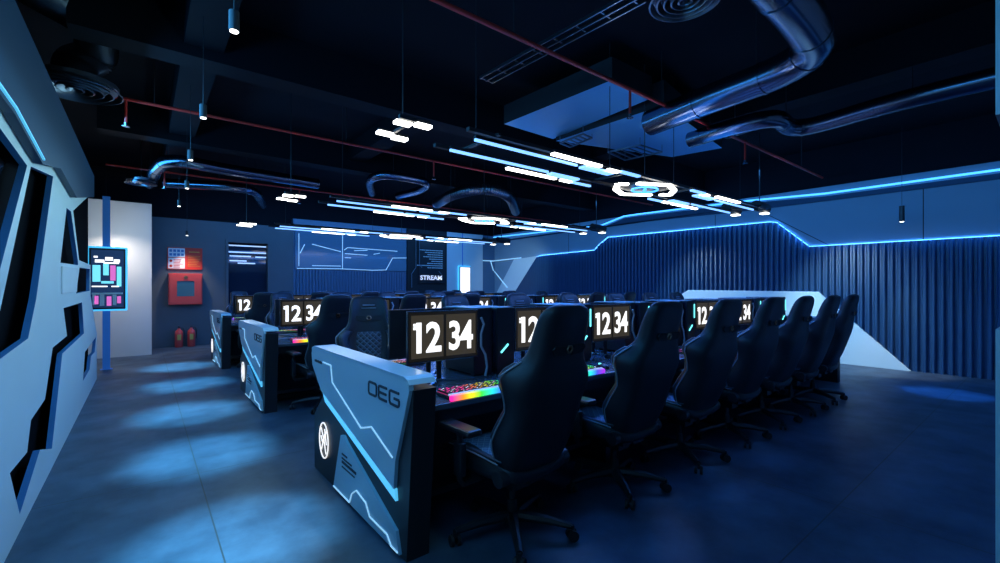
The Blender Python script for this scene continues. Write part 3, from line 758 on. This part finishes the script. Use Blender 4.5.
RN = ['front', 'middle', 'back']
ORD = ['first', 'second', 'third', 'fourth', 'fifth', 'sixth', 'seventh', 'eighth']
SP, SX = .92, 1.62
TZ = .762
JX = [[.05, .10, .05, -.01, -.13, -.27, -.46], [.12, .04, .0, .05, -.03, .02, 0]]
def place(proto, used, loc, rz, label, cat, group):
    o = proto if not used else copy_tree(proto)
    o.location = loc; o.rotation_euler = (0, 0, rz); prop(o, label, cat, group)
    return o
used = set()
SKIP = set()
def put(key, proto, loc, rz, label, cat, group, tag):
    if tag in SKIP: return
    place(proto, key in used, loc, rz, label, cat, group); used.add(key)
rnd = random.Random(3)
for r_ in range(3):
    yc = rows[r_]
    for side in (0, 1):
        s = -1 if side == 0 else 1       # near side / far side
        sn = 'near' if side == 0 else 'far'
        rz = 0 if side == 0 else PI
        for k in range(7):
            x = SX + SP * k
            where = '%s side of the %s desk row, %s from left' % (sn, RN[r_], ORD[k])
            tg = (r_, side, k)
            if side == 0: cx = x + (JX[0][k] if r_ == 0 else rnd.uniform(-.03, .1)); cy = yc - .88 + rnd.uniform(-.02, .02)
            else: cx = x + rnd.uniform(0, .12); cy = yc + .80 + rnd.uniform(-.03, .05)
            cr = rz + (rnd.uniform(-.12, .12) if not (r_ == 0 and side == 0) else (.05, .0, -.02, .0, .01, .02, .04)[k])
            if (r_, side, k) == (0, 1, 0): cr = PI - .36; cx = 1.52; cy = yc + .82
            put('chair', chair0, (cx, cy, 0), cr, 'black gaming chair, ' + where, 'chair', 'gaming chairs along the desks', ('c',) + tg)
            put('mon', mon0, (x, yc - .22 if side == 0 else yc + .07, TZ), rz + R(2) * (1 if side else -1), 'monitor showing 12 34, ' + where, 'monitor', 'clock face monitors on the desks', ('m',) + tg)
            put('kb', kb0, (x - .0 if side == 0 else x + .04, yc + s * .58, TZ), rz, 'rainbow lit keyboard, ' + where, 'keyboard', 'rainbow lit keyboards', ('k',) + tg)
            put('ms', ms0, (x - s * .34 + .04, yc + s * .55, TZ), rz, 'dark mouse, ' + where, 'mouse', 'mice beside the keyboards', ('s',) + tg)
            put('pc', pc0, (x + (.553 if side == 0 else .367), yc + s * .02, TZ), rz, 'computer tower with cyan light, ' + where, 'computer', 'computer towers between the monitors', ('p',) + tg)
            if side == 0 or True:
                o = hs if ('cb' not in used) else hs.copy()
                if 'cb' in used: COL.objects.link(o)
                used.add('cb')
                o.location = (x + (.335 if side == 0 else .30), yc + s * .25, TZ + .008); o.scale = (1.3, 1, 1.3); o.rotation_euler = (0, 0, rz)
                prop(o, 'pale curved cable, ' + where, 'cable', 'pale cables between monitors and towers')

for c_ in list(pc0.children):
    if c_.name.startswith('light_tube'): bpy.data.objects.remove(c_)
# ------------------------------------------------------------------ suspended LED fixtures
def fixture(y, which):
    t = empty('led_pendant_light', (0, y, 2.58), label='long suspended LED light with white and blue bars over the %s desk row' % which, cat='light', group='suspended LED lights over the desks')
    # (x0,x1,dy,width,kind)
    A = [(2.06, 3.26, -.08, .02, 'b'), (2.81, 3.47, -.20, .045, 'w'), (3.34, 3.78, -.08, .09, 'b'), (3.62, 3.78, -.17, .045, 'w'), (3.78, 4.10, -.20, .04, 'b'),
         (2.05, 3.22, .27, .02, 'b'), (2.80, 3.48, .42, .045, 'w'), (3.28, 3.70, .31, .08, 'b'), (3.56, 3.72, .42, .045, 'w'), (3.72, 4.05, .42, .03, 'b')]
    bars = {'b': [], 'w': []}
    for x0, x1, dy, wd, kd in A:
        bars[kd].append((x0, x1, dy, wd)); bars[kd].append((9.28 - x1, 9.28 - x0, dy, wd))
    for kd in 'bw':
        for x0, x1, dy, wd in bars[kd]:
            MB().b2((x0, dy - wd / 2, 0), (x1, dy + wd / 2, .02)).build('blue_bar' if kd == 'b' else 'white_bar', M['led_blue'] if kd == 'b' else M['led_white'], t)
    f = MB()
    for dy in (-.14, .36): f.b2((1.95, dy - .02, .04), (7.4, dy + .02, .07))
    for x0, x1, dy, wd in bars['b'] + bars['w']: f.b2((x0, dy - wd / 2 - .006, .02), (x1, dy + wd / 2 + .006, .045))
    for x in (2.2, 4.0, 5.3, 7.2): f.b2((x, -.2, .045), (x + .03, .42, .065))
    f.build('carrier_frame', M['black'], t)
    ca = MB()
    for x in (2.2, 4.0, 5.3, 7.2): ca.cyl((x, .1, .06), (x, .1, ZC - 2.58), .004, n=6)
    ca.build('suspension_cable', M['blackm'], t)
    # centre logo light: broken hexagonal bracket around a ring
    g = empty('logo_pendant_light', (4.72, y + .14, 2.58), label='suspended white bracket shaped light with cyan ring over the %s desk row' % which, cat='light', group='logo lights over the desks')
    def path(pts, wd):
        br = MB()
        for a, b in zip(pts, pts[1:]): br.bar((*a, .01), (*b, .01), wd, .02)
        br.build('white_bracket', M['led_white'], g)
    path([(-.36, -.14), (0, -.32), (.30, -.21), (.52, -.02), (.40, .04)], .062)
    path([(.34, .13), (0, .32), (-.30, .20), (-.50, .02), (-.40, -.05)], .062)
    ri = MB(); ri.tube([(.17 * math.cos(a), .14 * math.sin(a), .01) for a in [2 * PI * k / 24 for k in range(25)]], .011, n=6, cap=False)
    ri.bar((-.05, -.04, .01), (.05, .04, .01), .03, .02)
    ri.build('cyan_ring', M['led_wall'], g)
    MB().b2((-.3, -.2, .03), (.3, .2, .05)).cyl((0, 0, .05), (0, 0, ZC - 2.58), .006, n=6).build('back_plate', M['black'], g)
    # four-bar cluster over the aisle end
    c = empty('cluster_light', (1.52, y - .09, 2.58), label='short cluster of white bars over the left end of the %s desk row' % which, cat='light', group='white cluster lights at the row ends')
    for x0, dy in ((-.13, .04), (.01, .0), (-.14, .32), (.0, .36)):
        MB().b2((x0, dy - .03, 0), (x0 + .12, dy + .03, .02)).build('white_bar', M['led_white'], c)
    MB().b2((-.12, -.02, .02), (.12, .01, .05)).b2((-.12, .34, .02), (.12, .37, .05)).b2((-.01, .0, .03), (.01, .35, .05)).cyl((0, .18, .05), (0, .18, ZC - 2.58), .005, n=6).build('housing', M['black'], c)
    # black end cylinder
    e = empty('cylinder_downlight', (7.78, y - .03, 2.6), label='pair of black cylinder spotlights at the right end of the %s desk row' % which, cat='light', group='cylinder spotlights at the row ends')
    for dx, dy in ((0, 0), (-.2, .36)):
        b_ = MB().cyl((dx - .34, dy, .09), (dx + .05, dy, .075), .08).build('body', M['black'], e, smooth=True)
        MB().b2((dx - .06, dy - .055, -.012), (dx + .05, dy + .055, .0)).build('lens', M['lamp_bulb'], b_)
    MB().cyl((-.2, 0, .1), (-.2, 0, ZC - 2.6), .008, n=6).b2((-.24, 0, .14), (-.2, .36, .16)).build('hanger', M['black'], e)
for i, wname in enumerate(RN): fixture(2.98 + 3.24 * i, wname)

# ------------------------------------------------------------------ lamps
def area(loc, sx, sy, en, col, rot=(0, 0, 0)):
    l = bpy.data.lights.new('area', 'AREA'); l.shape = 'RECTANGLE'; l.size = sx; l.size_y = sy; l.energy = en; l.color = col
    o = bpy.data.objects.new('area_lamp', l); COL.objects.link(o); o.location = loc; o.rotation_euler = rot; return o
def spot(loc, tgt, en, col, ang, blend=.5, r=.03, sc=None):
    l = bpy.data.lights.new('spot', 'SPOT'); l.energy = en; l.color = col; l.spot_size = ang; l.spot_blend = blend; l.shadow_soft_size = r
    o = bpy.data.objects.new('spot_lamp', l); COL.objects.link(o); o.location = loc
    o.rotation_euler = (Vector(tgt) - Vector(loc)).to_track_quat('-Z', 'Y').to_euler(); return o
BL = (.10, .42, 1); CY = (.16, .55, 1); WARM = (1, .86, .72)
for y in rows:
    area((4.65, y + .1, 2.55), 5.6, .6, 120, (.03, .22, 1))
    area((4.65, y + .1, 2.66), 5.0, .5, 14, (.03, .28, 1), (PI, 0, 0))
def pendant(x, y, z, label, en, col, ang, blend=.35, tgt=None, hb=.11):
    t = empty('pendant_spotlight', (x, y, z), label=label, cat='light', group='small cylinder pendants')
    rb = min(hb * .25, .036)
    MB().cyl((0, 0, 0), (0, 0, hb), rb).build('body', M['black'], t, smooth=True)
    MB().cyl((0, 0, -.004), (0, 0, .001), rb * .8).build('lens', M['lamp_bulb'], t)
    MB().cyl((0, 0, hb), (0, 0, ZC - z), .003, n=6).build('cord', M['black'], t)
    if en: spot((x, y, z - .02), tgt or (x, y, 0), en, col, ang, blend)
PP = [(.40, 2.90), (.40, 4.55), (.42, 6.15), (.50, 7.95), (.50, 9.8)]
PN = ['nearest', 'second nearest', 'third nearest', 'fourth nearest', 'farthest']
for (x, y), n in zip(PP, PN):
    pendant(x, y, 2.86, n + ' of the small black pendant spotlights over the left aisle', 1500, (.18, .66, 1), R(27), 1.0)
pendant(9.8, 1.63, 2.5, 'small black pendant spotlight hanging by the right wall', 120, WARM, R(38), .6, (9.85, 1.7, 0), hb=.26)
pendant(.8, 12.7, 2.62, 'small pendant spotlight hanging before the red fire safety sign', 85, WARM, R(80), .8, (.8, 12.85, 0))
pendant(-.55, 11.3, 2.70, 'small pendant spotlight hanging by the pale end wall', 95, WARM, R(130), 1, (-.3, 11.6, 1.0))
area((-.4, 10.9, 2.7), .8, .2, 7, (.8, .9, 1), (R(62), 0, 0))  # unseen lamp added to even the light on the pale end wall
spot((8.4, 1.0, 3.6), (8.4, .95, 0), 900, (.03, .25, 1), R(17), .6)
for yy, ty, e_ in ((2.95, 2.3, 380), (6.2, 5.0, 260), (9.4, 11.6, 170)):
    spot((7.78, yy, 2.56), (10.15, ty, .75 if ty < 9 else 1.8), e_, (.55, .85, 1), R(62), .8, .05)
# unseen lamps added to brighten the left panelling, desk ends and right wall
area((1.2, 4.6, 2.5), .3, 8.0, 66, (.42, .84, .98), (0, R(66), 0))
area((-.2, 5.0, 3.2), .4, 11.0, 120, (.06, .42, 1), (0, R(-64), 0))
area((7.6, 5.0, 3.3), .3, 13.0, 115, (.06, .34, 1), (0, R(-55), 0))
for (a, za), (b_, zb) in zip(PROF[:-2], PROF[1:-1]):
    L = math.hypot(b_ - a, zb - za); n = Vector((0, b_ - a, zb - za)).normalized()
    l = area((XR - .075, (a + b_) / 2, (za + zb) / 2 + .035), L, .02, 2.6 * L, (.05, .32, 1))
    zax = Vector((-.35, 0, 1)).normalized(); yax = zax.cross(n).normalized(); zax = n.cross(yax)
    l.rotation_euler = Matrix((n, yax, zax)).transposed().to_euler()
for y in rows: spot((1.45, y + .1, 2.54), (.95, y + .3, 0), 110, WARM, R(44), .9)
area((4.8, 11.6, 3.4), 8.0, .3, 90, (.07, .34, 1), (R(35), 0, 0))
# ------------------------------------------------------------------ ceiling services
def curve_pts(ctrl, n=10):
    P = [Vector(p) for p in ctrl]; P = [P[0] * 2 - P[1]] + P + [P[-1] * 2 - P[-2]]; out = []
    for i in range(1, len(P) - 2):
        for k in range(n):
            u = k / n; a, b, c, d = P[i - 1:i + 3]
            out.append(.5 * ((2 * b) + (c - a) * u + (2 * a - 5 * b + 4 * c - d) * u * u + (3 * b - a - 3 * c + d) * u ** 3))
    out.append(P[-2]); return out
def inv(px, py, Z):
    r = (px - 500) / F; v = (287 - py) / F; s, c = math.sin(TH), math.cos(TH)
    k = (Z - H) / v; return ((r * c + s) * k, (-r * s + c) * k, Z)
def duct(name, ctrl, r, m, label, ribs=0, n=16, seg=8, bands=True):
    pts = curve_pts(ctrl, seg if not ribs else 26)
    o = MB().tube(pts, r, n=n, ribs=ribs).build(name, M[m], None, smooth=True); prop(o, label, 'duct')
    if bands:
        L = len(pts)
        for k in range(2, L - 2, max(3, L // 6)):
            d = (pts[k + 1] - pts[k]).normalized()
            MB().cyl(pts[k] - d * .015, pts[k] + d * .015, r * 1.05, n=n).build('joint_band', M['steel'], o, smooth=True)
        h = MB()
        for k in range(3, L - 1, max(4, L // 3)):
            h.cyl(pts[k] + Vector((0, 0, r)), (pts[k].x, pts[k].y, ZC), .005, n=6)
        h.build('hanger_rod', M['blackm'], o)
    else:
        h = MB()
        for k in (len(pts) // 4, len(pts) * 3 // 4): h.cyl(pts[k] + Vector((0, 0, r * .9)), (pts[k].x, pts[k].y, ZC), .005, n=6)
        h.build('hanger_rod', M['blackm'], o)
    return o
ZP = 3.5
def redpipe(y, x0, x1, label, drops, r=.02):
    t = empty('sprinkler_pipe', (0, y, 3.5), label=label, cat='pipe', group='red sprinkler pipes')
    MB().cyl((x0, 0, 0), (x1, 0, 0), r, n=12).build('pipe_run', M['red'], t, smooth=True)
    h = MB(); x = x0 + .6
    while x < x1: h.cyl((x, 0, .02), (x, 0, ZC - 3.5), .006, n=6); x += 2.2
    h.build('hanger_rod', M['blackm'], t)
    for x in drops:
        dr = MB().cyl((x, 0, -.26), (x, 0, 0), r * .7, n=8).build('drop_pipe', M['red'], t, smooth=True)
        MB().cyl((x, 0, -.30), (x, 0, -.26), .014, n=8).cyl((x, 0, -.305), (x, 0, -.30), .035, n=12).build('sprinkler_head', M['chrome'], dr, smooth=True)
redpipe(2.82, -.4, 10.1, 'red sprinkler pipe running above the front desk row', (4.0, 6.75, .45))
redpipe(6.45, -.5, 10.1, 'red sprinkler pipe crossing the ceiling above the middle desk row', (-.15, 3.75), .018)
redpipe(10.1, -.5, 10.1, 'farthest red sprinkler pipe above the back desk row', (.3, 2.6), .018)

duct('spiral_duct', [inv(*p, 3.42) for p in ((700, -90), (765, -25), (806, 25), (812, 48), (778, 72), (715, 97), (650, 123))], .15, 'steel', 'large bent steel duct in the upper right of the ceiling')
duct('spiral_duct', [inv(*p, 3.38) for p in ((690, 140), (740, 125), (775, 119), (790, 127), (815, 125), (900, 101), (1010, 74), (1100, 50))], .10, 'steel', 'long steel duct running to the right wall below the large bent duct')
duct('round_duct', [inv(*p, 3.45) for p in ((150, 184), (158, 168), (176, 161), (230, 170), (318, 184))], .10, 'steel', 'upper one of two parallel steel ducts on the left')
duct('round_duct', [inv(*p, 3.40) for p in ((164, 183), (182, 184), (230, 187), (254, 192), (263, 205))], .09, 'steel', 'lower one of two parallel steel ducts, ending in an elbow')
duct('branch_duct', [inv(*p, 3.45) for p in ((372, 193), (370, 181), (384, 175), (410, 178), (426, 183), (420, 190), (398, 196))], .08, 'steel', 'small looped steel duct over the middle of the room')
duct('flexible_duct', [inv(*p, 3.42) for p in ((436, 204), (455, 194), (485, 189), (508, 196), (516, 212))], .11, 'flex', 'foil flexible duct arching above the middle desk row', ribs=.09, bands=False)
duct('flexible_duct', [Vector(inv(75, 84, 3.35)) + Vector(v) for v in ((0, 0, .02), (0, .05, .2), (.15, .1, .38), (.1, -.3, .5), (-.25, -.9, .45), (-.25, -1.4, .5))], .15, 'flex', 'foil flexible duct dropping to the round diffuser in the upper left', ribs=.09, bands=False)
def diffuser(loc, r, label):
    t = MB(); n = 5
    for k in range(n):
        a = r * (1 - k / n); b = a - r / n * .55
        t.lathe([(a, 0), (b, .03 + .01 * k), (b - .006, .03 + .01 * k), (a - .012, -.004), (a, 0)], loc, 32)
    t.cyl((loc[0], loc[1], loc[2] + .05), (loc[0], loc[1], loc[2] + .09), r * .9)
    t.cyl((loc[0], loc[1], loc[2] + .09), (loc[0], loc[1], ZC), .012, n=8)
    o = t.build('round_diffuser', M['diffuser'], None, smooth=True); prop(o, label, 'air diffuser', 'round ceiling diffusers')
diffuser(inv(75, 90, 3.3), .36, 'round ringed air diffuser in the upper left corner of the ceiling')
diffuser(inv(141, 184, 3.3), .24, 'round ringed air diffuser at the end of the two left ducts')
diffuser(inv(685, 2, 3.4), .24, 'round ringed air diffuser at the top edge over the front row')
def slab(px, z, h, label):
    P = [inv(*p, z) for p in px]
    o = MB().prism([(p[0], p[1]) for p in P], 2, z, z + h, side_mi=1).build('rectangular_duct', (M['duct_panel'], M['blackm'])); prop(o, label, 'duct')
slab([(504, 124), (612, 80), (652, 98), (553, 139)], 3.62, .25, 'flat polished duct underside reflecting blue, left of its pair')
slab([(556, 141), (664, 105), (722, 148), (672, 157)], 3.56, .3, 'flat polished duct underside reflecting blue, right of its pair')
# cable tray and grilles
a, b = Vector(inv(486, 80, 3.6)), Vector(inv(640, -4, 3.6))
d = (b - a).normalized(); sd = d.cross(Vector((0, 0, 1)))
ct = MB()
for s in (-.08, 0, .08): ct.bar(a + sd * s, b + sd * s, .012, .03)
k = 0
while k < (b - a).length: ct.bar(a + d * k - sd * .08, a + d * k + sd * .08, .012, .01); k += .25
prop(ct.build('cable_tray', M['flex']), 'narrow metal cable tray crossing the upper ceiling', 'cable tray')
def grille(px, z, label):
    P = [Vector(inv(*p, z)) for p in px]
    g = MB(); n = 5
    for i in range(n + 1):
        u = i / n; g.bar(P[0].lerp(P[1], u), P[3].lerp(P[2], u), .02, .012)
    for i in range(4): g.bar(P[i], P[(i + 1) % 4], .02, .02)
    for q in P: g.cyl(q, (q.x, q.y, ZC), .004, n=6)
    prop(g.build('air_grille', M['flex']), label, 'air grille', 'slatted ceiling grilles')
grille([(560, 143), (583, 134), (592, 138), (570, 147)], 3.5, 'small slatted grille below the left polished duct')
grille([(608, 152), (640, 145), (662, 152), (625, 160)], 3.45, 'slatted grille below the right polished duct')
grille([(850 - 140, 133), (735, 125), (752, 130), (728, 138)], 3.5, 'slatted grille beside the long steel duct')
